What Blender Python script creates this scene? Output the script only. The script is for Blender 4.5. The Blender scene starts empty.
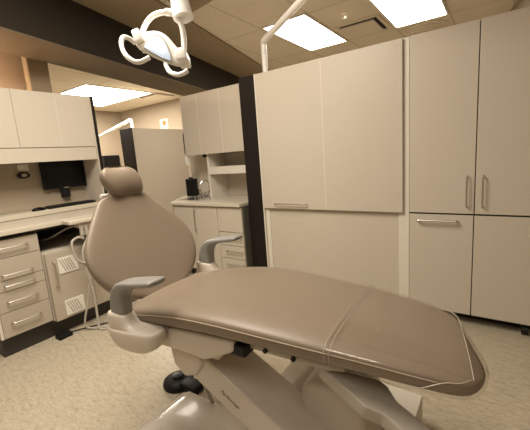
import bpy, bmesh, math, random
from mathutils import Vector, Matrix
random.seed(7)
S = bpy.context.scene
COL = S.collection
R = math.radians

# ---------------------------------------------------------------- materials
def srgb(r, g, b):
    f = lambda c: (c / 255 / 12.92) if c / 255 <= .04045 else ((c / 255 + .055) / 1.055) ** 2.4
    return (f(r), f(g), f(b), 1)

def mat(name, col, rough=.5, metal=0, noise=0, nscale=20, stretch=None, spec=.5, coat=0, bump=0, bscale=200):
    m = bpy.data.materials.new(name); m.use_nodes = True
    nt = m.node_tree; b = nt.nodes['Principled BSDF']
    b.inputs['Base Color'].default_value = col
    b.inputs['Roughness'].default_value = rough
    b.inputs['Metallic'].default_value = metal
    b.inputs['Specular IOR Level'].default_value = spec
    b.inputs['Coat Weight'].default_value = coat
    tc = nt.nodes.new('ShaderNodeTexCoord'); mp = nt.nodes.new('ShaderNodeMapping')
    nt.links.new(tc.outputs['Object'], mp.inputs['Vector'])
    if stretch: mp.inputs['Scale'].default_value = stretch
    if noise:
        n = nt.nodes.new('ShaderNodeTexNoise'); n.inputs['Scale'].default_value = nscale; n.inputs['Detail'].default_value = 4
        nt.links.new(mp.outputs[0], n.inputs['Vector'])
        mix = nt.nodes.new('ShaderNodeMix'); mix.data_type = 'RGBA'
        mix.inputs[6].default_value = tuple(c * (1 - noise) for c in col[:3]) + (1,)
        mix.inputs[7].default_value = tuple(min(1, c * (1 + noise)) for c in col[:3]) + (1,)
        nt.links.new(n.outputs['Fac'], mix.inputs[0]); nt.links.new(mix.outputs[2], b.inputs['Base Color'])
    if bump:
        n2 = nt.nodes.new('ShaderNodeTexNoise'); n2.inputs['Scale'].default_value = bscale
        nt.links.new(tc.outputs['Object'], n2.inputs['Vector'])
        bp = nt.nodes.new('ShaderNodeBump'); bp.inputs['Strength'].default_value = bump; bp.inputs['Distance'].default_value = .002
        nt.links.new(n2.outputs['Fac'], bp.inputs['Height']); nt.links.new(bp.outputs[0], b.inputs['Normal'])
    return m

def emis(name, col, s):
    m = bpy.data.materials.new(name); m.use_nodes = True
    nt = m.node_tree; b = nt.nodes['Principled BSDF']
    b.inputs['Base Color'].default_value = col
    b.inputs['Emission Color'].default_value = col; b.inputs['Emission Strength'].default_value = s
    return m

LAM = mat('laminate_beige', (.57, .51, .42, 1), .42, noise=.02, nscale=3, stretch=(30, 30, 1.2), spec=.35)
LAMH = mat('laminate_wood_grain', (.46, .40, .32, 1), .42, noise=.10, nscale=3, stretch=(30, 3, 60), spec=.35)
WHITE = mat('white_edge', (.72, .67, .58, 1), .4)
ESP = mat('espresso_wood', (.014, .010, .008, 1), .55, spec=.2, noise=.25, nscale=6, stretch=(20, 20, 1))
STEEL = mat('brushed_steel', (.62, .59, .54, 1), .3, metal=1)
CHROME = mat('chrome', (.8, .8, .8, 1), .08, metal=1)
VINYL = mat('taupe_vinyl', (.216, .168, .120, 1), .42, noise=.04, nscale=5, spec=.45, bump=.15, bscale=350)
PIPE = mat('piping_thread', (.33, .265, .195, 1), .6)
PLASTIC = mat('offwhite_plastic', (.60, .54, .46, 1), .33, spec=.5)
GLOSS = mat('gloss_cover', (.62, .57, .50, 1), .15, spec=.5, coat=.4)
FRAME = mat('greige_metal', (.40, .36, .30, 1), .4)
GREY = mat('grey_urethane', (.235, .225, .21, 1), .42)
LAMPW = mat('lamp_white', (.90, .88, .83, 1), .28)
BLACK = mat('black_plastic', (.009, .008, .008, 1), .5, spec=.25)
SCREEN = mat('screen_glass', (.004, .004, .005, 1), .3, spec=.2)
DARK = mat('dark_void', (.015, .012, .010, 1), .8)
TOE = mat('dark_toe_kick', (.035, .030, .026, 1), .5)
WALL = mat('wall_tan', (.36, .295, .215, 1), .8, noise=.03, nscale=4)
WALLO = mat('wall_terracotta', (.52, .40, .29, 1), .8, noise=.03, nscale=4)
BROWN = mat('soffit_brown', (.31, .24, .155, 1), .8, noise=.04, nscale=3)
DBROWN = mat('header_dark_brown', (.022, .0145, .007, 1), .9, noise=.08, nscale=3)
CTOP = mat('counter_laminate', (.60, .54, .44, 1), .35, noise=.05, nscale=60)
HOSE = mat('hose_grey', (.42, .38, .32, 1), .45)
PAPER = mat('paper_white', (.75, .70, .60, 1), .7)
ORANGE = mat('orange_print', (.55, .19, .06, 1), .7)
VENTW = mat('grille_white', (.78, .74, .66, 1), .4)
GAP = mat('door_gap_shadow', (.09, .085, .065, 1), .7)

# floor: mottled vinyl
def floor_mat():
    m = mat('floor_vinyl', (.40, .33, .23, 1), .42, spec=.35)
    nt = m.node_tree; b = nt.nodes['Principled BSDF']
    tc = nt.nodes.new('ShaderNodeTexCoord')
    n1 = nt.nodes.new('ShaderNodeTexNoise'); n1.inputs['Scale'].default_value = 16; n1.inputs['Detail'].default_value = 8; n1.inputs['Roughness'].default_value = .75
    n2 = nt.nodes.new('ShaderNodeTexNoise'); n2.inputs['Scale'].default_value = 45; n2.inputs['Detail'].default_value = 3
    mp = nt.nodes.new('ShaderNodeMapping'); mp.inputs['Rotation'].default_value = (0, 0, .6); mp.inputs['Scale'].default_value = (1, 3.0, 1)
    nt.links.new(tc.outputs['Object'], mp.inputs[0]); nt.links.new(mp.outputs[0], n1.inputs[0]); nt.links.new(mp.outputs[0], n2.inputs[0])
    ad = nt.nodes.new('ShaderNodeMath'); ad.operation = 'MULTIPLY_ADD'; ad.inputs[1].default_value = .45
    nt.links.new(n2.outputs['Fac'], ad.inputs[0]); nt.links.new(n1.outputs['Fac'], ad.inputs[2])
    cr = nt.nodes.new('ShaderNodeValToRGB'); e = cr.color_ramp.elements
    e[0].position = .56; e[0].color = (.335, .28, .195, 1)
    e[1].position = .88; e[1].color = (.515, .455, .345, 1)
    k = e.new(.69); k.color = (.435, .375, .275, 1)
    nt.links.new(ad.outputs[0], cr.inputs[0]); nt.links.new(cr.outputs[0], b.inputs['Base Color'])
    return m
FLOOR = floor_mat()

# ceiling: 0.6 x 1.2 tiles with thin T-bar lines
def ceil_mat():
    m = mat('ceiling_tiles', (.50, .43, .33, 1), .9)
    nt = m.node_tree; b = nt.nodes['Principled BSDF']
    geo = nt.nodes.new('ShaderNodeNewGeometry'); sx = nt.nodes.new('ShaderNodeSeparateXYZ')
    nt.links.new(geo.outputs['Position'], sx.inputs[0])
    def line(sock, off, per, w):
        a = nt.nodes.new('ShaderNodeMath'); a.operation = 'ADD'; a.inputs[1].default_value = off; nt.links.new(sock, a.inputs[0])
        d = nt.nodes.new('ShaderNodeMath'); d.operation = 'PINGPONG'; d.inputs[1].default_value = per / 2; nt.links.new(a.outputs[0], d.inputs[0])
        l = nt.nodes.new('ShaderNodeMath'); l.operation = 'LESS_THAN'; l.inputs[1].default_value = w; nt.links.new(d.outputs[0], l.inputs[0])
        return l
    lx = line(sx.outputs[0], .54 + 12.0, .6, .011); ly = line(sx.outputs[1], 13.2 - 4.71, 1.2, .011)
    mx = nt.nodes.new('ShaderNodeMath'); mx.operation = 'MAXIMUM'
    nt.links.new(lx.outputs[0], mx.inputs[0]); nt.links.new(ly.outputs[0], mx.inputs[1])
    n = nt.nodes.new('ShaderNodeTexNoise'); n.inputs['Scale'].default_value = 120
    mix0 = nt.nodes.new('ShaderNodeMix'); mix0.data_type = 'RGBA'
    mix0.inputs[6].default_value = (.70, .62, .50, 1); mix0.inputs[7].default_value = (.78, .70, .57, 1)
    nt.links.new(n.outputs['Fac'], mix0.inputs[0])
    mix = nt.nodes.new('ShaderNodeMix'); mix.data_type = 'RGBA'; mix.inputs[7].default_value = (.58, .50, .39, 1)
    nt.links.new(mx.outputs[0], mix.inputs[0]); nt.links.new(mix0.outputs[2], mix.inputs[6]); nt.links.new(mix.outputs[2], b.inputs['Base Color'])
    return m
CEIL = ceil_mat()

# ---------------------------------------------------------------- mesh helpers
def box(bm, x0, x1, y0, y1, z0, z1, bev=0.0, seg=2):
    b = bmesh.new()
    vs = [b.verts.new((x, y, z)) for x in (x0, x1) for y in (y0, y1) for z in (z0, z1)]
    for f in ((0, 1, 3, 2), (4, 6, 7, 5), (0, 4, 5, 1), (2, 3, 7, 6), (0, 2, 6, 4), (1, 5, 7, 3)):
        b.faces.new([vs[i] for i in f])
    bmesh.ops.recalc_face_normals(b, faces=b.faces)
    if bev > 0:
        bmesh.ops.bevel(b, geom=list(b.edges) + list(b.verts), offset=bev, segments=seg, profile=.5, affect='EDGES')
    merge(bm, b)
    return bm

def merge(bm, b, M=None):
    me = bpy.data.meshes.new('tmp'); b.to_mesh(me); b.free()
    if M is not None: me.transform(M)
    bm.from_mesh(me); bpy.data.meshes.remove(me)

def prism(bm, pts, axis, a0, a1, bev=0.0, seg=2, M=None):
    """polygon pts in the two remaining axes (order x,y,z without axis), extruded a0..a1 along axis"""
    b = bmesh.new()
    def mk(p, a):
        q = list(p); q.insert(axis, a); return b.verts.new(q)
    lo = [mk(p, a0) for p in pts]; hi = [mk(p, a1) for p in pts]
    b.faces.new(lo); b.faces.new(hi[::-1]); n = len(pts)
    for i in range(n): b.faces.new((lo[i], hi[i], hi[(i + 1) % n], lo[(i + 1) % n]))
    bmesh.ops.recalc_face_normals(b, faces=b.faces)
    if bev > 0:
        bmesh.ops.bevel(b, geom=list(b.edges), offset=bev, segments=seg, profile=.5, affect='EDGES')
    merge(bm, b, M)
    return bm

def catmull(pts, k=8):
    pts = [Vector(p) for p in pts]; P = [pts[0] * 2 - pts[1]] + pts + [pts[-1] * 2 - pts[-2]]; out = []
    for i in range(1, len(P) - 2):
        for j in range(k):
            t = j / k; a, b, c, d = P[i - 1], P[i], P[i + 1], P[i + 2]
            out.append(.5 * ((2 * b) + (c - a) * t + (2 * a - 5 * b + 4 * c - d) * t * t + (3 * b - a - 3 * c + d) * t ** 3))
    out.append(pts[-1]); return out

def tube(bm, pts, r, n=10, smooth=True, k=8, rad=None):
    P = catmull(pts, k) if smooth else [Vector(p) for p in pts]
    rings = []; up = None
    for i, p in enumerate(P):
        t = (P[min(i + 1, len(P) - 1)] - P[max(i - 1, 0)]).normalized()
        if up is None: up = Vector((0, 0, 1)) if abs(t.z) < .9 else Vector((1, 0, 0))
        s = t.cross(up).normalized(); up = s.cross(t).normalized()
        rr = r if rad is None else rad[0] + (rad[1] - rad[0]) * i / (len(P) - 1)
        rings.append([bm.verts.new(p + (s * math.cos(2 * math.pi * j / n) + up * math.sin(2 * math.pi * j / n)) * rr) for j in range(n)])
    skin(bm, rings)
    return bm

def skin(bm, rings):
    n = len(rings[0]); fs = []
    for a, b in zip(rings, rings[1:]):
        for j in range(n): fs.append(bm.faces.new((a[j], a[(j + 1) % n], b[(j + 1) % n], b[j])))
    fs.append(bm.faces.new(rings[0][::-1])); fs.append(bm.faces.new(rings[-1]))
    bmesh.ops.recalc_face_normals(bm, faces=fs)

def cyl(bm, c, r, h, n=24, r2=None, axis='Z', M=None):
    b = bmesh.new()
    bmesh.ops.create_cone(b, cap_ends=True, segments=n, radius1=r, radius2=r if r2 is None else r2, depth=h)
    T = Matrix.Translation(Vector(c))
    if axis == 'X': T = T @ Matrix.Rotation(R(90), 4, 'Y')
    if axis == 'Y': T = T @ Matrix.Rotation(R(90), 4, 'X')
    merge(bm, b, T if M is None else M @ T)
    return bm

def lathe(bm, c, prof, n=20):
    rings = [[bm.verts.new((c[0] + r * math.cos(2 * math.pi * j / n), c[1] + r * math.sin(2 * math.pi * j / n), c[2] + z)) for j in range(n)] for r, z in prof]
    skin(bm, rings); return bm

def N(): return bmesh.new()

XF = {}
def thing(name, label, cat, loc=(0, 0, 0), rotz=0, group=None):
    o = bpy.data.objects.new(name, None); COL.objects.link(o); o.empty_display_size = .1
    o.location = loc; o.rotation_euler = (0, 0, rotz); o['label'] = label; o['category'] = cat
    if group: o['group'] = group
    XF[o.name] = Matrix.Translation(Vector(loc)) @ Matrix.Rotation(rotz, 4, 'Z')
    return o

def obj(name, bm, m, parent=None, smooth=False, sub=0, local=False, label=None, auto=None):
    me = bpy.data.meshes.new(name); bm.to_mesh(me); bm.free()
    o = bpy.data.objects.new(name, me); COL.objects.link(o); me.materials.append(m)
    if parent is not None:
        o.parent = parent; W = XF[parent.name]; XF[o.name] = W
        if not local: me.transform(W.inverted())
    if smooth:
        for p in me.polygons: p.use_smooth = True
        if auto:
            try: me.set_sharp_from_angle(angle=R(auto))
            except Exception: pass
    if sub:
        md = o.modifiers.new('Subdivision', 'SUBSURF'); md.levels = sub; md.render_levels = sub
    if label: o['label'] = label
    return o

def single(name, bm, m, label, cat, base=(0, 0, 0), group=None, **k):
    """a thing that is one mesh, origin at its base"""
    o = obj(name, bm, m, **k)
    o.data.transform(Matrix.Translation(-Vector(base))); o.location = base
    XF[o.name] = Matrix.Translation(Vector(base))
    o['label'] = label; o['category'] = cat
    if group: o['group'] = group
    return o

def struct(name, bm, m, **k):
    o = obj(name, bm, m, **k); o['kind'] = 'structure'; return o

def handle(parent, p0, p1, out, r=.005, m=None, name='handle'):
    """bow handle between p0 and p1 standing off along out"""
    a, b, o = Vector(p0), Vector(p1), Vector(out)
    d = (b - a); bm = N()
    pts = [a, a + o * .8 + d * .01, a + o + d * .06, a + o * 1.04 + d * .5, b + o - d * .06, b + o * .8 - d * .01, b]
    tube(bm, pts, r, 8, True, 5)
    return obj(name, bm, m or STEEL, parent, smooth=True)

# ---------------------------------------------------------------- setting
H = 2.70
bm = N(); box(bm, -8.7, 2.2, -2.6, 5.8, -.10, 0); struct('floor', bm, FLOOR)
bm = N(); box(bm, -8.7, 2.2, -2.6, 5.8, H, H + .1); struct('ceiling', bm, CEIL)
bm = N(); box(bm, -8.7, 2.2, 5.6, 5.8, 0, H); struct('wall_back', bm, WALL)
bm = N(); box(bm, -8.7, -8.5, -2.6, 5.6, 0, H); struct('wall_left', bm, WALL)
bm = N(); box(bm, 2.0, 2.2, -2.6, 5.6, 0, H); struct('wall_right', bm, WALL)
bm = N(); box(bm, -8.5, 2.0, -2.6, -2.4, 0, H); struct('wall_front', bm, WALL)
# short wall behind the tall cabinets on the right
bm = N(); prism(bm, [(.215, 4.35), (.36, 4.35), (.14, 5.598), (-.08, 5.598)], 2, 0, H); struct('wall_side', bm, WALL)
# diagonal header hanging from the ceiling, with flush brown soffit beside it
du = Vector((-.248, .969, 0)).normalized(); dn = Vector((du.y, -du.x, 0))
def diag(n0, n1, s0, s1, z0, z1):
    b = N(); pts = []
    for n, s in ((n0, s0), (n1, s0), (n1, s1), (n0, s1)):
        p = dn * n + du * s; pts.append((p.x, p.y))
    return prism(b, pts, 2, z0, z1)
struct('wall_header', diag(-3.03, -2.546, -2.0, 6.35, 2.274, H), DBROWN)
struct('trim_lit_underside', diag(-3.028, -2.548, -2.0, 6.35, 2.262, 2.274), mat('underside_painted_light', (.15, .112, .068, 1), .8))  # thin lighter sheet, light from the left room painted on the header underside
struct('ceiling_soffit', diag(-2.545, -1.95, -2.0, 6.35, H - .022, H), BROWN)
bm = N(); prism(bm, [(-2.60, 2.62), (-2.52, 2.30), (1.9, 1.62), (1.9, 1.94)], 2, H - .018, H - .001); struct('trim_2', bm, BROWN)
# low divider wall behind the left cabinets, pillar and lit wall beyond it
bm = N(); box(bm, -3.47, -3.41, -1.2, 1.775, 0, 1.86); struct('wall_divider', bm, WALL)
bm = N(); box(bm, -3.62, -3.53, 1.465, 1.650, 0, H - .001, .012); struct('wall_pillar', bm, BROWN)
bm = N(); box(bm, -3.82, -3.70, -1.6, 1.66, 0, H - .001); struct('wall_alcove', bm, WALLO)

# ---------------------------------------------------------------- ceiling fixtures
LIGHTM = emis('troffer_diffuser', (1.0, .93, .82, 1), 10.0)
def troffer(x0, x1, y0, y1, label):
    t = thing('ceiling_light', label, 'ceiling light', ((x0 + x1) / 2, (y0 + y1) / 2, H), 0, 'recessed ceiling light panels')
    b = N()
    for a in ((x0, x1, y0, y0 + .02), (x0, x1, y1 - .02, y1), (x0, x0 + .02, y0 + .02, y1 - .02), (x1 - .02, x1, y0 + .02, y1 - .02)):
        box(b, *a, H - .012, H - .001)
    obj('frame', b, WHITE, t)
    b = N(); box(b, x0 + .02, x1 - .02, y0 + .02, y1 - .02, H - .008, H - .001); obj('diffuser', b, LIGHTM, t)
    return t
troffer(-2.32, -1.75, 3.47, 4.71, 'bright ceiling light panel left of the slot vent, behind the white pole arm')
troffer(-1.14, -.55, 3.51, 4.71, 'bright ceiling light panel right of the slot vent, above the white divider strip')
troffer(-7.85, -5.95, 3.33, 4.73, 'wide bright ceiling light panel in the far left room')

def vent(x0, x1, y0, y1, label):
    t = thing('ceiling_vent', label, 'vent', ((x0 + x1) / 2, (y0 + y1) / 2, H), 0)
    b = N(); box(b, x0 + .05, x1 - .05, y0 + .05, y1 - .05, H - .006, H - .001); obj('recess_shade', b, DARK, t)  # dark plate, the shade inside the vent recess put into its colour
    b = N()
    for a in ((x0, x1, y0, y0 + .03), (x0, x1, y1 - .03, y1), (x0, x0 + .03, y0 + .03, y1 - .03), (x1 - .03, x1, y0 + .03, y1 - .03)):
        box(b, *a, H - .012, H - .001)
    obj('frame', b, CEIL, t)
    b = N(); box(b, x0 + .035, x1 - .085, y0 + .085, y1 - .035, H - .022, H - .006, .004); obj('center_plate', b, CEIL, t)
vent(-1.70, -1.17, 4.10, 4.66, 'square ceiling vent with dark slots between the two light panels')
vent(-6.55, -5.85, 4.76, 5.32, 'square ceiling vent beside the far room light panel')
b = N(); lathe(b, (-1.44, 3.80, H), [(.035, -.001), (.035, -.008), (.012, -.012), (.01, -.05), (.028, -.055), (.028, -.06), (.004, -.062)], 14)
single('sprinkler_head', b, CEIL, 'small ceiling sprinkler head between the two light panels', 'sprinkler', (-1.44, 3.8, H), smooth=True, auto=40)
t = thing('air_diffuser', 'round ceiling air diffuser just above the right tall cabinet', 'vent', (-.85, 5.02, H))
for i, r in enumerate((.26, .185, .11)):
    b = N(); lathe(b, (-.85, 5.02, H), [(r, -.001 - .012 * i), (r, -.008 - .012 * i), (r - .05, -.02 - .012 * i), (r - .055, -.012 - .012 * i)], 32); obj('ring', b, CEIL, t, smooth=True, auto=40)

# ---------------------------------------------------------------- right row of tall cabinets
YF = 2.517; ZB, ZT, ZM = .08, 1.952, .777
t = thing('lift_door_cabinet', 'tall beige cabinet with dark end column and one horizontal handle, left of the white strip', 'cabinet', (-1.3, 2.8, 0))
b = N(); box(b, -1.785, -.60, YF + .075, 3.10, ZB, ZT - .005); obj('carcass', b, LAM, t)
b = N(); box(b, -1.966, -1.797, YF, 3.12, 0, ZT, .002); obj('end_panel', b, ESP, t, label='dark espresso end column')
b = N(); box(b, -1.797, -1.785, YF + .004, 3.10, ZB, ZT + .004); box(b, -1.785, -1.745, YF + .028, YF + .075, ZB, ZT - .01); obj('edge_strip', b, WHITE, t, label='white edge strip')
d = obj('door', box(N(), -1.782, -1.1625, YF, YF + .022, ZM, ZT, .002), LAM, t)
handle(d, (-1.655, YF, .822), (-1.335, YF, .822), (0, -.028, 0))
obj('door', box(N(), -1.1625, -.566, YF, YF + .022, ZM, ZT, .002), LAM, t)
obj('edge_band', box(N(), -1.1650, -1.1600, YF - .0006, YF + .01, ZM + .002, ZT - .002), WHITE, t)
obj('lower_panel', box(N(), -1.745, -.600, YF + .035, YF + .055, ZB, ZM + .03), LAM, t)
obj('plinth', box(N(), -1.78, -.60, YF + .10, 3.05, 0, ZB), TOE, t)

t = thing('tall_storage_cabinet', 'tall beige two door cabinet on dark casters at the right edge', 'cabinet', (-.1, 2.8, 0))
obj('carcass', box(N(), -.525, .335, YF + .025, 3.10, ZB + .01, ZT - .004), GAP, t)
b = N(); box(b, -.600, -.528, YF + .026, 3.10, ZB - .03, ZT + .004, .002); obj('divider_strip', b, WHITE, t, label='white vertical divider strip')
d = obj('door', box(N(), -.521, -.131, YF, YF + .022, ZM + .006, ZT, .002), LAM, t)
handle(d, (-.172, YF, .835), (-.172, YF, 1.03), (0, -.028, 0), r=.005)
d = obj('door', box(N(), -.1255, .335, YF, YF + .022, ZM + .006, ZT, .002), LAM, t)
handle(d, (-.085, YF, .835), (-.085, YF, 1.03), (0, -.028, 0), r=.005)
d = obj('lower_door', box(N(), -.521, -.131, YF, YF + .022, ZB, ZM - .006, .002), LAM, t)
handle(d, (-.465, YF, .732), (-.222, YF, .732), (0, -.030, 0), r=.007)
obj('lower_door', box(N(), -.1255, .335, YF, YF + .022, ZB, ZM - .006, .002), LAM, t)
obj('underside_shade', box(N(), -.50, .32, 2.64, 3.08, 0.002, ZB + .01), DARK, t)  # dark block standing in for the shade under the cabinet
for x, y in ((-.45, 2.57), (.17, 2.57)):
    b = N(); cyl(b, (x, y - .02, .03), .03, .035, 16, axis='X'); box(b, x - .022, x + .022, y - .03, y + .01, .045, ZB + .01)
    obj('caster', b, BLACK, t, smooth=True, auto=40)

# ---------------------------------------------------------------- counter unit left of the dark column
t = thing('base_cabinet', 'beige base cabinet with doors and drawers left of the dark column', 'cabinet', (-2.45, 2.75, 0))
obj('carcass', box(N(), -2.94, -1.98, 2.445, 3.05, .09, .795), GAP, t)
obj('plinth', box(N(), -2.93, -1.98, 2.50, 3.04, 0, .09), TOE, t)
obj('side_panel', box(N(), -2.955, -2.94, 2.43, 3.05, 0, .795), ESP, t)
obj('door', box(N(), -2.938, -2.626, 2.42, 2.442, .10, .788, .002), LAM, t)
d = obj('door', box(N(), -2.620, -2.296, 2.42, 2.442, .10, .788, .002), LAM, t)
handle(d, (-2.595, 2.42, .54), (-2.595, 2.42, .75), (0, -.03, 0))
obj('drawer', box(N(), -2.290, -1.985, 2.42, 2.442, .545, .788, .002), LAM, t)
for z0, z1 in ((.410, .539), (.277, .404), (.10, .271)):
    d = obj('drawer', box(N(), -2.290, -1.985, 2.42, 2.442, z0, z1, .002), LAM, t)
    zh = z1 - .05; handle(d, (-2.20, 2.42, zh), (-2.00, 2.42, zh), (0, -.026, 0))
t = single('countertop', prism(N(), [(-2.955, 2.395), (-1.98, 2.395), (-1.98, 2.998), (-3.36, 2.998)], 2, .797, .827, .004), CTOP, 'pale countertop with sink left of the dark column', 'countertop', (-2.45, 2.7, .797))
b = N(); box(b, -3.02, -2.74, 2.55, 2.86, .827, .831, .002); obj('sink_rim', b, CHROME, t)
b = N(); box(b, -3.0, -2.76, 2.57, 2.80, .8285, .8318); obj('sink_bowl', b, mat('sink_steel', (.35, .34, .32, 1), .25, metal=1), t)
t = thing('faucet', 'chrome gooseneck faucet at the small sink beside the shelves', 'faucet', (-2.800, 2.87, .831))
b = N(); lathe(b, (-2.800, 2.87, .831), [(.03, 0), (.03, .015), (.016, .03), (.014, .06)], 16); obj('base', b, CHROME, t, smooth=True, auto=40)
b = N(); tube(b, [(-2.800, 2.87, .86), (-2.800, 2.87, .97), (-2.805, 2.85, 1.015), (-2.825, 2.80, 1.02), (-2.840, 2.765, .98)], .010, 10); obj('spout', b, CHROME, t, smooth=True)
for s in (-1, 1):
    b = N(); cyl(b, (-2.800 + .06 * s, 2.87, .85), .016, .04, 12); tube(b, [(-2.800 + .06 * s, 2.87, .875), (-2.800 + .07 * s, 2.83, .885)], .007, 8, False); obj('tap_handle', b, CHROME, t, smooth=True, auto=40)
GLASS = bpy.data.materials.new('clear_glass'); GLASS.use_nodes = True
_b = GLASS.node_tree.nodes['Principled BSDF']; _b.inputs['Transmission Weight'].default_value = 1; _b.inputs['Roughness'].default_value = .03; _b.inputs['IOR'].default_value = 1.45
for x, y, r, h, lb in ((-2.665, 2.74, .028, .085, 'small clear glass jar nearest the shelf side panel by the sink'), (-2.70, 2.65, .026, .06, 'short clear glass jar in front of the faucet'), (-2.76, 2.92, .024, .10, 'tall clear glass jar at the back right of the faucet'), (-2.70, 2.56, .022, .05, 'low clear glass jar nearest the front edge of the counter'), (-3.02, 2.92, .024, .08, 'clear glass jar just right of the black dispenser')):
    b = N(); lathe(b, (x, y, .8315), [(r * .9, 0), (r, .006), (r, h), (r - .004, h), (r - .004, .008), (.002, .007)], 18)
    single('glass_jar', b, GLASS, lb, 'jar', (x, y, .8315), 'glass jars by the sink', smooth=True, auto=50)
t = thing('soap_dispenser', 'upright black box dispenser standing at the back of the sink counter', 'dispenser', (-3.14, 2.92, .827))
obj('body', box(N(), -3.20, -3.08, 2.87, 2.96, .827, 1.04, .008), BLACK, t, smooth=True, auto=40)
obj('pump_top', box(N(), -3.16, -3.12, 2.89, 2.93, 1.04, 1.06, .004), BLACK, t)
t = thing('wall_outlet', 'pale outlet plate on the panel above the black dispenser', 'outlet', (-3.15, 2.995, 1.12))
obj('plate', box(N(), -3.20, -3.10, 2.985, 2.999, 1.09, 1.15, .003), PAPER, t)
for x in (-3.172, -3.128): obj('socket', box(N(), x - .012, x + .012, 2.982, 2.986, 1.105, 1.135, .001), WHITE, t)
obj_ = struct('wall_splash', box(N(), -3.22, -1.98, 3.0, 3.12, .83, 1.90), mat('splash_laminate', (.74, .67, .55, 1), .5))

t = thing('wall_cabinet', 'beige upper cabinet above the shelf niche, left of the dark column', 'cabinet', (-2.43, 2.83, 1.32))
obj('carcass', box(N(), -2.898, -1.98, 2.672, 2.999, 1.318, 1.945), LAM, t)
obj('door', box(N(), -2.898, -2.652, 2.65, 2.672, 1.315, 1.945, .002), LAM, t)
obj('door', box(N(), -2.652, -2.336, 2.65, 2.672, 1.315, 1.945, .002), LAM, t)
obj('door', box(N(), -2.336, -1.98, 2.65, 2.672, 1.315, 1.945, .002), LAM, t)
for x in (-2.652, -2.336): obj('edge_band', box(N(), x - .0028, x + .0028, 2.6494, 2.66, 1.316, 1.944), WHITE, t)
obj('hinge_block', box(N(), -2.68, -2.63, 2.69, 2.74, 1.285, 1.318, .003), BLACK, t)
t = thing('rail_lamp', 'white vertical rail with black stripe on the left end of the upper cabinet', 'rail', (-2.91, 2.70, 1.2))
obj('rail', box(N(), -2.925, -2.900, 2.66, 2.70, 1.21, 1.56, .004), LAMPW, t)
obj('stripe', box(N(), -2.909, -2.899, 2.646, 2.660, 1.33, 1.56, .002), BLACK, t)
t = thing('open_shelf_unit', 'open beige shelf niche with one white thick shelf on the sink counter', 'shelf unit', (-2.3, 2.85, .827))
obj('side_panel', box(N(), -2.630, -2.608, 2.70, 2.995, .828, 1.316), WHITE, t)
obj('side_panel', box(N(), -2.00, -1.98, 2.70, 2.995, .828, 1.316), LAM, t)
obj('shelf', box(N(), -2.606, -2.002, 2.69, 2.985, 1.095, 1.175, .003), WHITE, t)
obj('back_panel', box(N(), -2.606, -2.002, 2.985, 2.998, .828, 1.316), LAM, t)

# ---------------------------------------------------------------- far bay cabinet, post, screen, sign
t = thing('far_cabinet', 'tall beige cabinet with dark front edge standing in the far bay', 'cabinet', (-6, 4.6, 0))
obj('end_panel', box(N(), -5.79, -5.756, 4.0, 5.30, 0, 1.955), LAM, t)
obj('front_column', box(N(), -6.15, -5.758, 3.985, 4.02, 0, 1.96, .003), ESP, t)
obj('carcass', box(N(), -6.15, -5.79, 4.02, 5.30, 0, 1.945), LAM, t)
t = thing('light_post', 'white bent lamp post on top of the far bay cabinet', 'lamp', (-6.10, 4.25, 1.945))
obj('post', tube(N(), [(-6.10, 4.25, 1.945), (-6.10, 4.25, 2.10), (-6.13, 4.25, 2.15), (-6.2, 4.25, 2.15)], .032, 12, True, 6), LAMPW, t, smooth=True)
obj('swing_arm', tube(N(), [(-6.16, 4.25, 2.15), (-7.35, 4.21, 1.92)], .032, 12, False), LAMPW, t, smooth=True)
t = thing('wall_screen', 'small black screen on the far wall just left above the headrest', 'screen', (-8.49, 5.0, 1.4))
obj('bezel', box(N(), -8.498, -8.44, 4.90, 5.36, 1.26, 1.56, .006), BLACK, t)
obj('display', box(N(), -8.440, -8.436, 4.92, 5.34, 1.28, 1.54), SCREEN, t)
t = thing('wall_sign', 'small white paper sign with an orange round mark on the far wall', 'sign', (-6.76, 5.597, 2.2))
obj('sheet', box(N(), -6.90, -6.62, 5.592, 5.599, 2.07, 2.31), PAPER, t)
obj('round_mark', cyl(N(), (-6.74, 5.590, 2.21), .065, .003, 24, axis='Y'), ORANGE, t)
b = N()
for k, w in enumerate((.10, .075, .09)): box(b, -6.87, -6.87 + w, 5.589, 5.592, 2.085 + .018 * k, 2.092 + .018 * k)
obj('text_lines', b, GREY, t)

# ---------------------------------------------------------------- exam light: post on the cabinet, swing arms, lamp head
t = thing('exam_light', 'white overhead exam light with two loop handles hanging above the chair', 'lamp', (-1.80, 2.72, ZT))
b = N(); tube(b, [(-1.80, 2.72, ZT), (-1.80, 2.72, 2.20), (-1.79, 2.71, 2.255), (-1.72, 2.655, 2.272)], .026, 14, True, 6)
cyl(b, (-1.80, 2.72, 2.165), .030, .012, 18); obj('post', b, LAMPW, t, smooth=True, auto=50)
b = N(); tube(b, [(-1.79, 2.705, 2.262), (-.55, 1.82, 2.29)], .026, 14, False); obj('swing_arm', b, LAMPW, t, smooth=True, auto=50)
b = N(); cyl(b, (-.55, 1.82, 2.31), .045, .14, 20); tube(b, [(-.55, 1.82, 2.36), (-.80, 1.40, 2.36), (-1.02, 1.06, 2.20)], .032, 14, True, 8); obj('flex_arm', b, LAMPW, t, smooth=True, auto=50)
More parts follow.
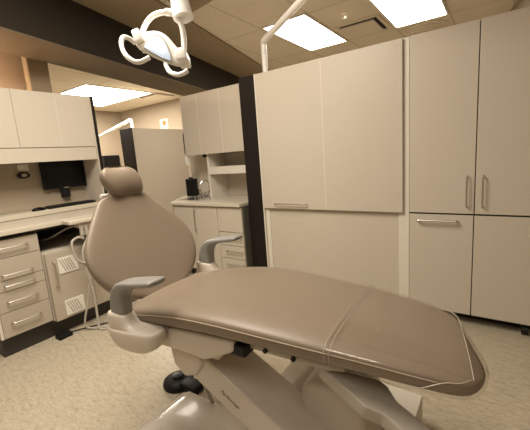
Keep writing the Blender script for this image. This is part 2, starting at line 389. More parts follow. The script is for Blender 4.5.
# lamp head frame: x along the head's width, y up its face, z out of the reflector
f_yaw, f_pit, f_rol = R(35.275), R(-9.912), R(-4.217)
fw = Vector((-math.sin(f_yaw) * math.cos(f_pit), math.cos(f_yaw) * math.cos(f_pit), math.sin(f_pit)))
r0 = Vector((math.cos(f_yaw), math.sin(f_yaw), 0)); u0 = r0.cross(fw)
rt = r0 * math.cos(f_rol) + u0 * math.sin(f_rol); up = -r0 * math.sin(f_rol) + u0 * math.cos(f_rol)
HC = Vector((-1.105, .932, 1.722)) - up * .019 + rt * .004
HM = Matrix((tuple(rt) + (0,), tuple(up) + (0,), tuple(-fw) + (0,), (0, 0, 0, 1))).transposed()
HM = Matrix.Translation(HC) @ HM
q = .00386
# the lamp aims along its own axis (down and toward the chair), so depth shifts sideways too
def hp(px, py, z=0): return ((px - 158) * q * (1 - z / 1.3) + z * .318, (45 - py) * q * (1 - z / 1.3) - z * .505, z)
def hw(px, py, z=0): return HM @ Vector(hp(px, py, z))
b = N(); tube(b, [(-1.02, 1.06, 2.20), hw(177, -24, -.03)], .031, 14, False); tube(b, [hw(177, -22, -.03), hw(179, 0, -.03), hw(183, 19, -.03)], .03, 16, True, 6, rad=(.030, .040))
tube(b, [hw(183, 14, -.03), hw(165, 13, -.02)], .014, 10, False); obj('drop_tube', b, LAMPW, t, smooth=True, auto=50)
b = N(); tube(b, [hw(141, 39, -.06), hw(144, 28, -.05), hw(151, 18, -.03), hw(162, 13.5, -.02), hw(172, 14.5, -.02), hw(180, 24, -.03), hw(183, 36, -.04), hw(184, 52, -.05)], .0105, 10, True, 8)
obj('yoke', b, LAMPW, t, smooth=True)
# housing: domed shell built from shrinking outlines
outl = [(133, 42), (139, 35), (147, 32), (156, 31), (164, 34), (171, 41), (178, 50), (185, 56), (187, 61), (185, 68), (178, 68), (165, 64), (148, 56), (136, 48)]
cx = sum(p[0] for p in outl) / len(outl); cy = sum(p[1] for p in outl) / len(outl)
b = N(); rings = []
for sc, z in ((.93, .012), (1.0, .0), (1.0, -.03), (.86, -.075), (.6, -.105), (.3, -.115)):
    rings.append([b.verts.new(HM @ Vector(hp(cx + (x - cx) * sc, cy + (y - cy) * sc, z))) for x, y in outl])
skin(b, rings); housing = obj('lamp_housing', b, LAMPW, t, smooth=True, sub=1)
refl = [(147, 44), (151, 40), (156, 38), (161, 40), (165, 46), (168, 54), (169, 60), (160, 57), (151, 52), (145, 48)]
b = N(); rc = (157, 49); rr = []
for sc, z in ((1.26, .008), (1.26, .030), (1.13, .031)):
    rr.append([b.verts.new(HM @ Vector(hp(rc[0] + (x - rc[0]) * sc, rc[1] + (y - rc[1]) * sc, z))) for x, y in refl])
skin(b, rr); obj('bezel', b, mat('lamp_bezel', (.40, .37, .27, 1), .3), housing, smooth=True, auto=40)
RM = mat('reflector_glass', (.62, .72, .86, 1), .12, spec=.8)
_n = RM.node_tree; _b = _n.nodes['Principled BSDF']; _b.inputs['Emission Color'].default_value = (.72, .83, 1, 1); _b.inputs['Emission Strength'].default_value = .55
b = N(); rr = [[b.verts.new(HM @ Vector(hp(rc[0] + (x - rc[0]) * sc, rc[1] + (y - rc[1]) * sc, z))) for x, y in refl] for sc, z in ((1.13, .030), (1.05, .037), (.6, .043))]
skin(b, rr); obj('reflector', b, RM, housing, smooth=True)
b = N(); prism(b, [hp(176, 54)[:2], hp(187, 53)[:2], hp(188.5, 64)[:2], hp(178, 65)[:2]], 2, -.05, .045, .006, 2, HM); obj('pivot_block', b, LAMPW, t, smooth=True, auto=40)
b = N(); prism(b, [hp(133, 35)[:2], hp(140, 32)[:2], hp(145, 43)[:2], hp(137, 47)[:2]], 2, -.07, .03, .006, 2, HM); obj('pivot_block', b, LAMPW, t, smooth=True, auto=40)
b = N(); tube(b, [hw(135, 44, .01), hw(128, 39, .03), hw(122.5, 38.5, .05), hw(121, 45, .07), hw(124, 54, .085), hw(131, 61, .09), hw(139, 63, .085), hw(149, 58.5, .07)], .0085, 10, True, 8)
obj('loop_handle', b, LAMPW, t, smooth=True)
b = N(); tube(b, [hw(165, 62, .01), hw(166, 67, .03), hw(170, 73, .06), hw(177, 75.5, .08), hw(183, 74, .085), hw(187, 71.5, .08)], .0085, 10, True, 8)
obj('loop_handle', b, LAMPW, t, smooth=True)

# ---------------------------------------------------------------- left cabinets
t = thing('wall_cabinet', 'beige upper cabinet with three doors above the desk monitor at left', 'cabinet', (-3.25, 1.1, 1.33))
XL = -3.08
obj('carcass', box(N(), -3.405, XL - .022, .50, 1.735, 1.45, 1.885), LAM, t)
for y0, y1 in ((.815, 1.127), (1.129, 1.4425), (1.4435, 1.735)):
    obj('door', box(N(), XL - .022, XL, y0, y1, 1.452, 1.893, .0015), LAM, t)
obj('door', box(N(), XL - .022, XL, .50, .811, 1.452, 1.893, .0015), LAM, t)
obj('valance', box(N(), XL - .03, XL - .008, .50, 1.735, 1.335, 1.449), WHITE if 0 else LAM, t)
b = N(); box(b, -3.405, XL - .001, 1.736, 1.748, .932, 1.896); e = obj('end_panel', b, LAM, t)
obj('edge_band', box(N(), XL - .01, XL + .0006, 1.4415, 1.4445, 1.453, 1.892), WHITE, t)
obj('edge_trim', box(N(), -3.405, XL + .004, 1.749, 1.775, .932, 1.898, .001), ESP, e)
obj('niche_back', box(N(), -3.409, -3.40, .50, 1.735, .932, 1.449), WALL, t)

t = single('countertop', box(N(), -3.40, -2.70, .655, 1.775, .851, .886, .004), CTOP, 'pale desk countertop above the drawer stack at left', 'countertop', (-3.05, 1.2, .851))
obj('raised_ledge', box(N(), -3.40, -3.195, .655, 1.775, .890, .930, .003), CTOP, t)
obj('apron', box(N(), -3.36, -2.775, .68, 1.76, .826, .850), TOE, t)

t = thing('drawer_cabinet', 'wood-grain stack of five drawers under the left desk', 'cabinet', (-3.05, .84, 0))
XD = -2.73
obj('carcass', box(N(), -3.35, XD - .024, .69, 1.0, .145, .825), GAP, t)
obj('side_panel', box(N(), -3.35, XD - .005, .672, .688, .145, .824), WHITE, t)
obj('toe_kick', box(N(), -3.35, -2.782, .68, 1.0, 0, .145), TOE, t)
for z0, z1, zh in ((.700, .820, .767), (.547, .696, .584), (.470, .543, .508), (.326, .466, .395), (.147, .322, .243)):
    d = obj('drawer', box(N(), XD - .022, XD, .69, .998, z0, z1, .0015), LAMH, t)
    handle(d, (XD, .745, zh), (XD, .925, zh), (.026, 0, 0), r=.005)

t = thing('equipment_cabinet', 'low wood-grain cabinet door with two white vent grilles beside the drawers', 'cabinet', (-3.0, 1.25, 0))
obj('carcass', box(N(), -3.35, -2.735, 1.004, 1.75, .135, .662), LAM, t)
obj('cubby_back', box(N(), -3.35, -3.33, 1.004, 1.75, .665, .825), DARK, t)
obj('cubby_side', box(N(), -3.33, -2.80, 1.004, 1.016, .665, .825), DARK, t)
obj('toe_kick', box(N(), -3.35, -2.79, 1.004, 1.75, 0, .135), TOE, t)
d = obj('door', box(N(), -2.733, -2.700, 1.010, 1.325, .132, .660, .003), LAMH, t)
handle(d, (-2.70, 1.052, .40), (-2.70, 1.052, .59), (.026, 0, 0), r=.0055)
def grille(y0, y1, z0, z1):
    g = obj('vent_grille', box(N(), -2.700, -2.694, y0, y1, z0, z1, .001), VENTW, d)
    b = N(); n = 7; sl = .022
    for k in range(n + 2):
        ya = y0 + .010 + (y1 - y0 - .02) * (k - 1) / n; pts = []
        lo, hi = y0 + .008, y1 - .008; za, zb = z0 + .012, z1 - .012; w = .0085
        A = [(ya, zb), (ya + w, zb), (ya + w + sl * 1.6, za), (ya + sl * 1.6, za)]
        A = [(min(max(p, lo), hi), z) for p, z in A]
        if A[1][0] - A[0][0] < .004 or A[2][0] - A[3][0] < .004: continue
        prism(b, A, 0, -2.6945, -2.6932)
    obj('slot', b, FRAME, g)
grille(1.083, 1.225, .485, .607); grille(1.083, 1.225, .150, .272)
obj('door', box(N(), -2.733, -2.710, 1.330, 1.745, .132, .660, .003), LAMH, t)

t = thing('monitor', 'black flat monitor mounted under the left upper cabinet', 'monitor', (-3.37, 1.55, 1.1))
obj('bezel', box(N(), -3.375, -3.345, 1.350, 1.733, 1.092, 1.40, .005), BLACK, t)
obj('screen', box(N(), -3.345, -3.343, 1.362, 1.721, 1.105, 1.388), SCREEN, t)
obj('wall_mount', box(N(), -3.399, -3.345, 1.50, 1.565, 1.005, 1.094, .006), BLACK, t)
obj('badge', box(N(), -3.343, -3.341, 1.515, 1.56, 1.093, 1.100), STEEL, t)
t = thing('keyboard', 'long black keyboard lying on the raised desk ledge', 'keyboard', (-3.28, 1.5, .93))
obj('case', box(N(), -3.335, -3.215, 1.31, 1.725, .930, .948, .004), BLACK, t)
b = N()
for i in range(4):
    for j in range(13): box(b, -3.325 + i * .026, -3.304 + i * .026, 1.325 + j * .030, 1.349 + j * .030, .948, .954, .002, 1)
obj('keys', b, mat('key_black', (.02, .019, .018, 1), .5), t)
b = N(); bmesh.ops.create_uvsphere(b, u_segments=16, v_segments=10, radius=1)
for v in b.verts: v.co = Vector((v.co.x * .032, v.co.y * .055, max(v.co.z, -.1) * .026)) + Vector((-3.245, 1.235, .9335))
single('mouse', b, SCREEN, 'black rounded mouse at the left end of the keyboard', 'mouse', (-3.245, 1.235, .93), smooth=True)
t = thing('wall_outlet', 'pale outlet plate under the upper cabinet left of the monitor', 'outlet', (-3.4, 1.23, 1.3))
obj('plate', box(N(), -3.399, -3.393, 1.195, 1.275, 1.270, 1.330, .002), PAPER, t)
for y in (1.215, 1.255): obj('socket', box(N(), -3.393, -3.391, y - .012, y + .012, 1.285, 1.315, .001), WHITE, t)
t = thing('cable_grommet', 'black oval wall grommet below the outlet left of the monitor', 'grommet', (-3.4, 1.22, 1.235))
b = N(); cyl(b, (0, 0, 0), .028, .03, 24, axis='X'); 
for v in b.verts: v.co = Vector((v.co.x, v.co.y * 1.6, v.co.z * .95)) + Vector((-3.384, 1.222, 1.237))
obj('rim', b, BLACK, t, smooth=True, auto=40)
b = N(); cyl(b, (0, 0, 0), .014, .006, 20, axis='X')
for v in b.verts: v.co = Vector((v.co.x, v.co.y * 1.6, v.co.z)) + Vector((-3.366, 1.222, 1.237))
obj('cap', b, FRAME, t, smooth=True, auto=40)

# instrument holder with hoses
t = thing('instrument_holder', 'pale flat instrument holder jutting from the left desk edge', 'holder', (-2.66, 1.33, .84))
obj('tray', box(N(), -2.82, -2.60, 1.17, 1.46, .862, .888, .006) if 0 else box(N(), -2.698, -2.58, 1.16, 1.42, .852, .882, .006), CTOP, t, smooth=True, auto=40)
obj('bracket', box(N(), -2.68, -2.60, 1.235, 1.345, .812, .852, .008), PLASTIC, t)
for y in (1.255, 1.290, 1.325):
    b = N(); cyl(b, (-2.61, y, .80), .016, .09, 14); cyl(b, (-2.61, y, .745), .010, .04, 12); obj('handpiece', b, FRAME, t, smooth=True, auto=40)
hoses = [
 ('grey suction hose curving left of the others just under the instrument holder', [(-2.61, 1.255, .735), (-2.615, 1.22, .745), (-2.60, 1.165, .72), (-2.59, 1.165, .62), (-2.58, 1.20, .56), (-2.57, 1.30, .53)], .010),
 ('grey hose hanging from the holder and looping up again beside the backrest', [(-2.61, 1.290, .735), (-2.595, 1.225, .60), (-2.58, 1.25, .30), (-2.56, 1.24, .08), (-2.53, 1.23, .014), (-2.47, 1.28, .014), (-2.44, 1.33, .06), (-2.44, 1.36, .24), (-2.47, 1.42, .42)], .009),
 ('pale hose hanging from the holder and trailing along the floor', [(-2.61, 1.325, .735), (-2.585, 1.28, .55), (-2.60, 1.21, .25), (-2.625, 1.17, .07), (-2.60, 1.20, .014), (-2.46, 1.31, .012), (-2.30, 1.36, .012)], .008)]
for lb, pts, r in hoses:
    single('suction_hose', tube(N(), pts, r, 8, True, 8), HOSE, lb, 'hose', pts[-1], 'hoses below the instrument holder', smooth=True)
single('cubby_cable', tube(N(), [(-2.69, 1.30, .835), (-2.80, 1.23, .80), (-2.90, 1.15, .74), (-3.10, 1.08, .69)], .008, 8, True, 8), HOSE, 'grey cable running into the dark cubby above the equipment cabinet', 'cable', (-2.9, 1.15, .74), smooth=True)
t = thing('foot_switch', 'small flat black foot switch on the floor by the toe kick', 'foot switch', (-2.68, 1.08, 0))
obj('case', box(N(), -2.735, -2.655, .985, 1.085, .0, .032, .008), BLACK, t, smooth=True, auto=40)
obj('cord', tube(N(), [(-2.70, 1.085, .014), (-2.66, 1.2, .006), (-2.55, 1.35, .006), (-2.35, 1.38, .006), (-2.15, 1.42, .006)], .005, 6, True, 8), BLACK, t, smooth=True)

# ---------------------------------------------------------------- dental chair (local frame: x toward the foot, z up)
CHAIR = thing('dental_chair', 'reclined taupe vinyl dental chair on a white lift base', 'dental chair', (-1.2, .95, 0), R(2.5))
def sring(b, s, yc, zt, hw_, th, n=32, p=5.5, crown=.0):
    out = []
    for j in range(n):
        a = 2 * math.pi * j / n; c, sn = math.cos(a), math.sin(a)
        x = math.copysign(abs(c) ** (2 / p), c); z = math.copysign(abs(sn) ** (2 / p), sn)
        out.append(b.verts.new((skw(s, x), yc + x * hw_, zt - th / 2 + z * th / 2 - (crown * x * x if z > 0 else 0))))
    return out
SEAT = [(-.060, .680, .20, .02), (-.055, .692, .238, .05), (-.02, .702, .250, .078), (.06, .716, .256, .088), (.18, .742, .266, .090), (.32, .762, .272, .090), (.46, .766, .269, .088), (.60, .760, .258, .086),
        (.75, .751, .244, .082), (.90, .740, .226, .078), (1.02, .727, .209, .074), (1.08, .717, .196, .070), (1.122, .708, .184, .064), (1.145, .702, .160, .052), (1.156, .693, .12, .030), (1.160, .686, .07, .014)]
def yc(s): return .006
def skw(s, x): return s - .034 * x * (max(0, s - .95) / .22) ** 1.5
b = N(); skin(b, [sring(b, s, yc(s), z, w, th, crown=.012) for s, z, w, th in SEAT]); seat = obj('seat', b, VINYL, CHAIR, smooth=True, sub=1, local=True)
for sgn in (-1, 1):
    pts = [(skw(s, sgn), yc(s) + sgn * (w + .0015), z - th * .42) for s, z, w, th in SEAT[2:-4]]
    obj('piping', tube(N(), pts, .0022, 6, True, 4), PIPE, seat, smooth=True, local=True)
# backrest
BK0, BK1 = Vector((-.04, 0, .66)), Vector((-.28, 0, 1.11)); bd = BK1 - BK0; bl = bd.length; bdn = bd.normalized(); bn = Vector((bdn.z, 0, -bdn.x))
BACK = [(0.0, .03, .02), (.02, .08, .04), (.06, .15, .07), (.12, .205, .085), (.20, .250, .09), (.30, .280, .09), (.40, .293, .09), (.49, .294, .088), (.58, .282, .085), (.67, .258, .08), (.76, .226, .075), (.84, .195, .07), (.92, .163, .065), (.97, .145, .06), (1.0, .12, .05), (1.015, .08, .035), (1.022, .03, .02)]
b = N(); rings = []
for tt, w, th in BACK:
    r_ = []
    for j in range(28):
        a = 2 * math.pi * j / 28; c, sn = math.cos(a), math.sin(a); x = math.copysign(abs(c) ** (2 / 2.6), c); z = math.copysign(abs(sn) ** (2 / 2.6), sn)
        P = BK0 + bd * tt + Vector((0, 1, 0)) * (x * w - .006) + bn * (z * th / 2 - th / 2 + .035 * x * x * (w / .29) + .03 * (tt - .4) ** 2)
        r_.append(b.verts.new(P))
    rings.append(r_)
skin(b, rings); back = obj('backrest', b, VINYL, CHAIR, smooth=True, sub=1, local=True)
obj('back_shell', box(N(), -.02, .02, -.10, .10, 0, .38, .01), FRAME, back, local=True).data.transform(Matrix.Translation(BK0 + bd * .08 - bn * .085) @ Matrix.Rotation(-math.atan2(.24, .45), 4, 'Y'))
# headrest: pillow curved round the head
HB = BK0 + bd * 1.0 + bn * .012 + Vector((0, .004, -.006)); hd = (bdn + bn * .20).normalized(); hn = Vector((hd.z, 0, -hd.x))
b = N(); rings = []
for v, w, th, dy in ((0, .050, .02, .014), (.004, .082, .05, .013), (.022, .096, .080, .010), (.05, .106, .096, .004), (.08, .111, .098, 0), (.108, .108, .09, -.006), (.130, .092, .07, -.010), (.142, .065, .045, -.012), (.147, .025, .018, -.012)):
    r_ = []
    for j in range(24):
        a = 2 * math.pi * j / 24; c, sn = math.cos(a), math.sin(a); x = math.copysign(abs(c) ** .78, c); z = math.copysign(abs(sn) ** .8, sn)
        r_.append(b.verts.new(HB + hd * v + Vector((0, 1, 0)) * (x * w * .90 - .004 + dy) + hn * (z * th / 2 - .02 + .03 * x * x)))
    rings.append(r_)
skin(b, rings); head = obj('headrest', b, VINYL, CHAIR, smooth=True, sub=1, local=True)
b = N(); box(b, -.012, .012, -.03, .03, -.16, .12, .004); obj('headrest_bar', b, FRAME, head, local=True).data.transform(Matrix.Translation(HB - bn * .045) @ Matrix.Rotation(-math.atan2(.24, .45), 4, 'Y'))
b = N(); cyl(b, (HB.x - .03, -.088, HB.z + .014), .009, .045, 14, axis='Y'); obj('knob', b, LAMPW, head, smooth=True, local=True, auto=40, label='small white headrest knob')

# armrests
def armrest(sgn):
    y = .298 * sgn + .004; xo = -.10 if sgn > 0 else 0
    # grey L shaped arm: lofted rectangle along a bent path
    path = [(.022, .675, .086, .058), (.022, .72, .084, .056), (.026, .762, .078, .060), (.042, .800, .062, .066), (.074, .824, .038, .074), (.115, .836, .026, .082), (.17, .845, .024, .084), (.232, .855, .024, .082), (.250, .858, .020, .076), (.256, .859, .014, .062)]
    b = N(); rings = []
    for i, (x, z, th, w) in enumerate(path):
        x0, z0 = path[max(i - 1, 0)][:2]; x1, z1 = path[min(i + 1, len(path) - 1)][:2]
        tx, tz = x1 - x0, z1 - z0; l = math.hypot(tx, tz); nx, nz = -tz / l, tx / l
        r_ = []
        for j in range(16):
            a = 2 * math.pi * j / 16; c, sn = math.cos(a), math.sin(a); cc = math.copysign(abs(c) ** .5, c); ss = math.copysign(abs(sn) ** .5, sn)
            r_.append(b.verts.new((x + xo + nx * ss * th / 2, y + cc * w / 2, z + nz * ss * th / 2)))
        rings.append(r_)
    skin(b, rings); o = obj('armrest', b, GREY, CHAIR, smooth=True, sub=1, local=True, label='grey padded armrest')
    # white pivot housing below
    b = N(); rings = []
    for z, x0, x1, hw_, ym in ((.715, -.036, .062, .032, y), (.700, -.042, .072, .035, y), (.675, -.046, .088, .036, y), (.662, -.050, .11, .036, y), (.656, -.056, .19, .040, y - .006 * sgn), (.653, -.062, .214, .048, y - .008 * sgn), (.648, -.064, .219, .051, y - .01 * sgn), (.638, -.064, .225, .052, y - .01 * sgn), (.605, -.050, .218, .051, y - .01 * sgn), (.578, -.015, .19, .046, y - .01 * sgn), (.562, .03, .14, .030, y - .01 * sgn)):
        r_ = []
        for j in range(20):
            a = 2 * math.pi * j / 20; c, sn = math.cos(a), math.sin(a); cc = math.copysign(abs(c) ** .6, c); ss = math.copysign(abs(sn) ** .6, sn)
            xx = (x0 + x1) / 2 + cc * (x1 - x0) / 2; r_.append(b.verts.new((xx + xo, ym + ss * hw_, z + (xx - .1) * .10 * (1 if z < .69 else 0))))
        rings.append(r_)
    skin(b, rings); obj('pivot_housing', b, PLASTIC, CHAIR, smooth=True, sub=1, local=True, label='rounded off-white armrest housing')
armrest(-1); armrest(1)

# metalwork under the seat
b = N(); prism(b, [(.03, .645), (.50, .672), (.50, .628), (.42, .585), (.36, .560), (.31, .565), (.06, .560)], 1, -.235, .235, .014, 3); obj('seat_bracket', b, PLASTIC, CHAIR, smooth=True, auto=40, local=True)
b = N(); cyl(b, (.37, 0, .567), .030, .36, 20, axis='Y'); obj('pivot_lug', b, PLASTIC, CHAIR, smooth=True, auto=40, local=True)
b = N(); prism(b, [(.42, .664), (.86, .658), (.86, .640), (.80, .628), (.52, .628)], 1, -.19, .19, .008, 2); obj('legrest_frame', b, FRAME, CHAIR, smooth=True, auto=40, local=True)
for x in (.60, .70): obj('bolt', cyl(N(), (x, -.192, .640), .008, .01, 12, axis='Y'), BLACK, CHAIR, local=True)
obj('latch', box(N(), .45, .54, -.225, -.15, .612, .655, .008), BLACK, CHAIR, local=True)
# lift arm slanting from the seat pivot to the base
A0, A1 = Vector((.235, 0, .475)), Vector((.80, 0, .165)); ad = (A1 - A0).normalized(); an = Vector((-ad.z, 0, ad.x))
b = N(); w = .062
pts = [A0 + an * w * .8 - ad * .03, A0 + an * w, A1 + an * w, A1 - an * w, A0 - an * w, A0 - an * w * .6 - ad * .04]
prism(b, [(p.x, p.z) for p in pts], 1, -.165, .03, .010, 3); arm = obj('lift_arm', b, PLASTIC, CHAIR, smooth=True, auto=40, local=True)
b = N(); prism(b, [(.125, .565), (.285, .555), (.300, .50), (.255, .435), (.20, .415), (.145, .455)], 1, -.185, .08, .012, 3); obj('arm_knuckle', b, PLASTIC, CHAIR, smooth=True, auto=40, local=True)
b = N(); tube(b, [(.10, -.05, .57), (.09, -.04, .40), (.10, 0, .25), (.12, .03, .11)], .009, 8); obj('cable_loom', b, FRAME, CHAIR, smooth=True, local=True)
# lettering on the side of the lift arm
cu = bpy.data.curves.new('lettering', 'FONT'); cu.body = 'Performer'; cu.size = .022; cu.shear = .3; cu.extrude = .0004
tmp = bpy.data.objects.new('lettering_curve', cu); COL.objects.link(tmp)
dg = bpy.context.evaluated_depsgraph_get(); me = bpy.data.meshes.new_from_object(tmp.evaluated_get(dg)); bpy.data.objects.remove(tmp)
b = N(); b.from_mesh(me); bpy.data.meshes.remove(me)
ang = math.atan2(ad.z, ad.x)
TM = Matrix.Translation(A0 + ad * .15 - an * .012 + Vector((0, -.1658, 0))) @ Matrix.Rotation(-ang, 4, 'Y') @ Matrix.Rotation(R(90), 4, 'X')
b.transform(TM); obj('lettering', b, mat('letter_brown', (.10, .085, .07, 1), .5), arm, local=True, label='small dark Performer lettering')

# base: low glossy cover, pump housing, rear support arm
b = N(); rings = []
for z, x0, x1, y0, y1 in ((0, -.13, 1.02, -.46, .085), (.03, -.13, 1.02, -.46, .085), (.085, -.10, 1.0, -.44, .065), (.115, -.06, .97, -.40, .035), (.122, -.03, .94, -.37, .01)):
    rings.append([b.verts.new(p) for p in ((x0 + .03, y0, z), (x1 - .03, y0, z), (x1, y0 + .03, z), (x1, y1 - .03, z), (x1 - .03, y1, z), (x0 + .03, y1, z), (x0, y1 - .03, z), (x0, y0 + .03, z))])
skin(b, rings); obj('base_cover', b, GLOSS, CHAIR, smooth=True, auto=25, local=True)
b = N(); prism(b, [(.42, .10), (.44, .30), (.56, .345), (.62, .27), (.66, .10)], 1, -.02, .26, .02, 3); obj('pump_housing', b, PLASTIC, CHAIR, smooth=True, auto=40, local=True)
b = N(); prism(b, [(.60, .02), (.62, .40), (.66, .44), (.80, .44), (.86, .38), (.88, .02)], 1, -.02, .22, .03, 4); obj('motor_housing', b, PLASTIC, CHAIR, smooth=True, auto=40, local=True)
obj('base_plate', box(N(), .40, .92, -.02, .32, 0, .12, .006), FRAME, CHAIR, local=True)
# side arm leaving the legrest toward the viewer
P0 = Vector((.80, -.13, .612)); P1 = Vector((1.20, -.25, .478))
d_ = (P1 - P0).normalized(); s_ = d_.cross(Vector((0, 0, 1))).normalized(); n_ = s_.cross(d_)
SM = Matrix((tuple(d_) + (0,), tuple(s_) + (0,), tuple(n_) + (0,), (0, 0, 0, 1))).transposed(); SM = Matrix.Translation(P0) @ SM
b = N(); prism(b, [(-.03, -.03), (-.01, -.052), (.02, -.056), (.15, -.056), (.19, -.034), (.50, -.034), (.50, .034), (.19, .034), (.15, .056), (.02, .056), (-.01, .052), (-.03, .03)], 2, -.022, .022, .006, 3, SM); obj('side_arm', b, FRAME, CHAIR, smooth=True, auto=40, local=True)
obj('arm_stop', box(N(), .80, .83, -.14, -.10, .634, .662, .004), BLACK, CHAIR, local=True)

# clear plastic sleeve over the foot end: its own thing
PLC = bpy.data.materials.new('clear_vinyl'); PLC.use_nodes = True
nt = PLC.node_tree; nt.nodes.remove(nt.nodes['Principled BSDF'])
tr = nt.nodes.new('ShaderNodeBsdfTransparent'); tr.inputs[0].default_value = (.98, .975, .97, 1)
gl = nt.nodes.new('ShaderNodeBsdfGlossy'); gl.inputs['Roughness'].default_value = .10; gl.inputs['Color'].default_value = (.9, .87, .8, 1)
lw = nt.nodes.new('ShaderNodeLayerWeight'); lw.inputs['Blend'].default_value = .5
pw = nt.nodes.new('ShaderNodeMath'); pw.operation = 'POWER'; pw.inputs[1].default_value = 4; nt.links.new(lw.outputs['Facing'], pw.inputs[0])
fr = nt.nodes.new('ShaderNodeMath'); fr.operation = 'MULTIPLY_ADD'; fr.inputs[1].default_value = .45; fr.inputs[2].default_value = .05; nt.links.new(pw.outputs[0], fr.inputs[0])
mx = nt.nodes.new('ShaderNodeMixShader'); nt.links.new(fr.outputs[0], mx.inputs[0]); nt.links.new(tr.outputs[0], mx.inputs[1]); nt.links.new(gl.outputs[0], mx.inputs[2])
nt.links.new(mx.outputs[0], nt.nodes['Material Output'].inputs['Surface'])
SL = thing('plastic_cover', 'clear plastic sleeve pulled over the foot end of the dental chair', 'cover', (-.4, .99, .6), R(2.5))
XF[SL.name] = XF[CHAIR.name]
SL.location = CHAIR.location
b = N(); rings = []
for s, z, w, th in [(.815, .7465, .2365, .080)] + [q_ for q_ in SEAT if q_[0] > .85][:-1] + [(1.163, .690, .05, .02)]:
    rings.append(sring(b, s + .004, yc(s), z + .006, w + .007, th + .012, crown=.012))
n = len(rings[0])
for a, c in zip(rings, rings[1:]):
    for j in range(n): b.faces.new((a[j], a[(j + 1) % n], c[(j + 1) % n], c[j]))
b.faces.new(rings[-1]); bmesh.ops.recalc_face_normals(b, faces=b.faces)
sleeve = obj('sleeve', b, PLC, SL, smooth=True, sub=1, local=True)
SEAM = mat('sleeve_seam', (.46, .39, .32, 1), .25); 
def rim(s, z, w, th, r=.0022, only=None):
    P = []
    for j in range(49):
        a = 2 * math.pi * j / 48; c, sn = math.cos(a), math.sin(a); x = math.copysign(abs(c) ** (2 / 5.5), c); zz = math.copysign(abs(sn) ** (2 / 5.5), sn)
        P.append((s, yc(s) + x * w, z - th / 2 + zz * th / 2 - (.012 * x * x if zz > 0 else 0)))
    return tube(N(), P, r, 6, True, 3)
obj('hem', rim(.819, .7535, .2435, .091, .0009), SEAM, SL, smooth=True, local=True)
obj('hem', rim(.833, .7525, .242, .091, .0007), SEAM, SL, smooth=True, local=True)
# heat-sealed front seam running round the foot
def seat_pt(s, deg, off=.0078):
    k = max(i for i in range(len(SEAT)) if SEAT[i][0] <= s); a_, b_ = SEAT[k], SEAT[min(k + 1, len(SEAT) - 1)]
    f = (s - a_[0]) / max(1e-6, b_[0] - a_[0]); z, w, th = (a_[i] + (b_[i] - a_[i]) * f for i in (1, 2, 3))
    a = R(deg); c, sn = math.cos(a), math.sin(a); x = math.copysign(abs(c) ** (2 / 5.5), c); zz = math.copysign(abs(sn) ** (2 / 5.5), sn)
    return (skw(s, x), yc(s) + x * (w + off), z + .006 - (th + .012) / 2 + zz * (th + .014) / 2 - (.012 * x * x if zz > 0 else 0))
obj('seam', tube(N(), [seat_pt(*q_) for q_ in ((.93, 228), (.99, 205), (1.04, 185), (1.085, 168), (1.115, 155), (1.135, 142))], .0012, 6, True, 6), SEAM, SL, smooth=True, local=True)
obj('seam', tube(N(), [seat_pt(1.138, 36 + 108 * k / 24) for k in range(25)], .0010, 6, True, 3), SEAM, SL, smooth=True, local=True)
obj('seam', tube(N(), [seat_pt(*q_) for q_ in ((.98, 30), (1.04, 32), (1.09, 34), (1.12, 35), (1.138, 36))], .0011, 6, True, 6), SEAM, SL, smooth=True, local=True)

# foot control behind the base
t = thing('foot_control', 'black disc foot control on the floor below the seat rear', 'foot control', (-1.47, 1.10, 0))
b = N(); lathe(b, (-1.47, 1.10, 0), [(.085, 0), (.088, .012), (.082, .030), (.06, .042), (.02, .048)], 28); obj('disc', b, BLACK, t, smooth=True, auto=50)
b = N(); lathe(b, (-1.47, 1.10, .045), [(.035, 0), (.03, .012), (.01, .014)], 18); obj('button', b, SCREEN, t, smooth=True, auto=50)
b = N(); box(b, -1.42, -1.30, 1.06, 1.14, .0, .05, .012); obj('cable_boot', b, BLACK, t, smooth=True, auto=40)

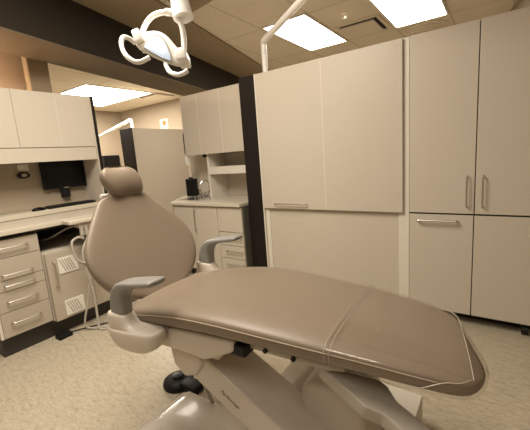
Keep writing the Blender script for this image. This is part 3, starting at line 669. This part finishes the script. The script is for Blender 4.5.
# white floor box beside the base
t = thing('floor_box', 'low white utility box on the floor under the foot end', 'utility box', (-.36, 1.3, 0))
obj('cover', box(N(), -.475, -.245, .98, 1.46, .02, .150, .004), WHITE, t)
obj('skirt', box(N(), -.468, -.252, .985, 1.453, 0, .02), TOE, t)

# ---------------------------------------------------------------- lights
def area(name, loc, sx, sy, power, col=(1, .91, .785), rot=(0, 0, 0)):
    l = bpy.data.lights.new(name, 'AREA'); l.shape = 'RECTANGLE'; l.size = sx; l.size_y = sy; l.energy = power; l.color = col
    o = bpy.data.objects.new(name, l); o.location = loc; o.rotation_euler = rot; COL.objects.link(o); return o
area('ceiling_lamp_near', (-1.5, .70, H - .03), .9, 1.4, 86)
area('ceiling_lamp_near_right', (-.2, -.9, H - .03), .6, 1.2, 22)
area('ceiling_lamp_bay', (-2.0, 4.1, H - .03), 1.6, 1.2, 22)
area('ceiling_lamp_far', (-6.9, 4.0, H - .03), 1.8, 1.3, 110)
sp = bpy.data.lights.new('alcove_lamp', 'POINT'); sp.energy = 22; sp.color = (1, .74, .50); sp.shadow_soft_size = .04
o = bpy.data.objects.new('alcove_lamp', sp); o.location = (-3.57, .85, 1.93); COL.objects.link(o)
area('fill_light_mid', (-4.6, 4.4, H - .03), .9, 1.2, 26)  # unseen fill light, added to brighten the far bay cabinet
w = bpy.data.worlds.new('World'); S.world = w; w.use_nodes = True
w.node_tree.nodes['Background'].inputs[0].default_value = (1, .85, .65, 1); w.node_tree.nodes['Background'].inputs[1].default_value = .1

# ---------------------------------------------------------------- camera
cd = bpy.data.cameras.new('camera'); cd.sensor_width = 36; cd.lens = 336.59 / 530 * 36; cd.clip_start = .05
cam = bpy.data.objects.new('camera', cd); COL.objects.link(cam)
cam.matrix_world = Matrix.Translation((0, 0, 1.25)) @ Matrix((tuple(rt) + (0,), tuple(up) + (0,), tuple(-fw) + (0,), (0, 0, 0, 1))).transposed()
S.camera = cam
S.view_settings.view_transform = 'Standard'; S.view_settings.look = 'None'; S.view_settings.exposure = 0
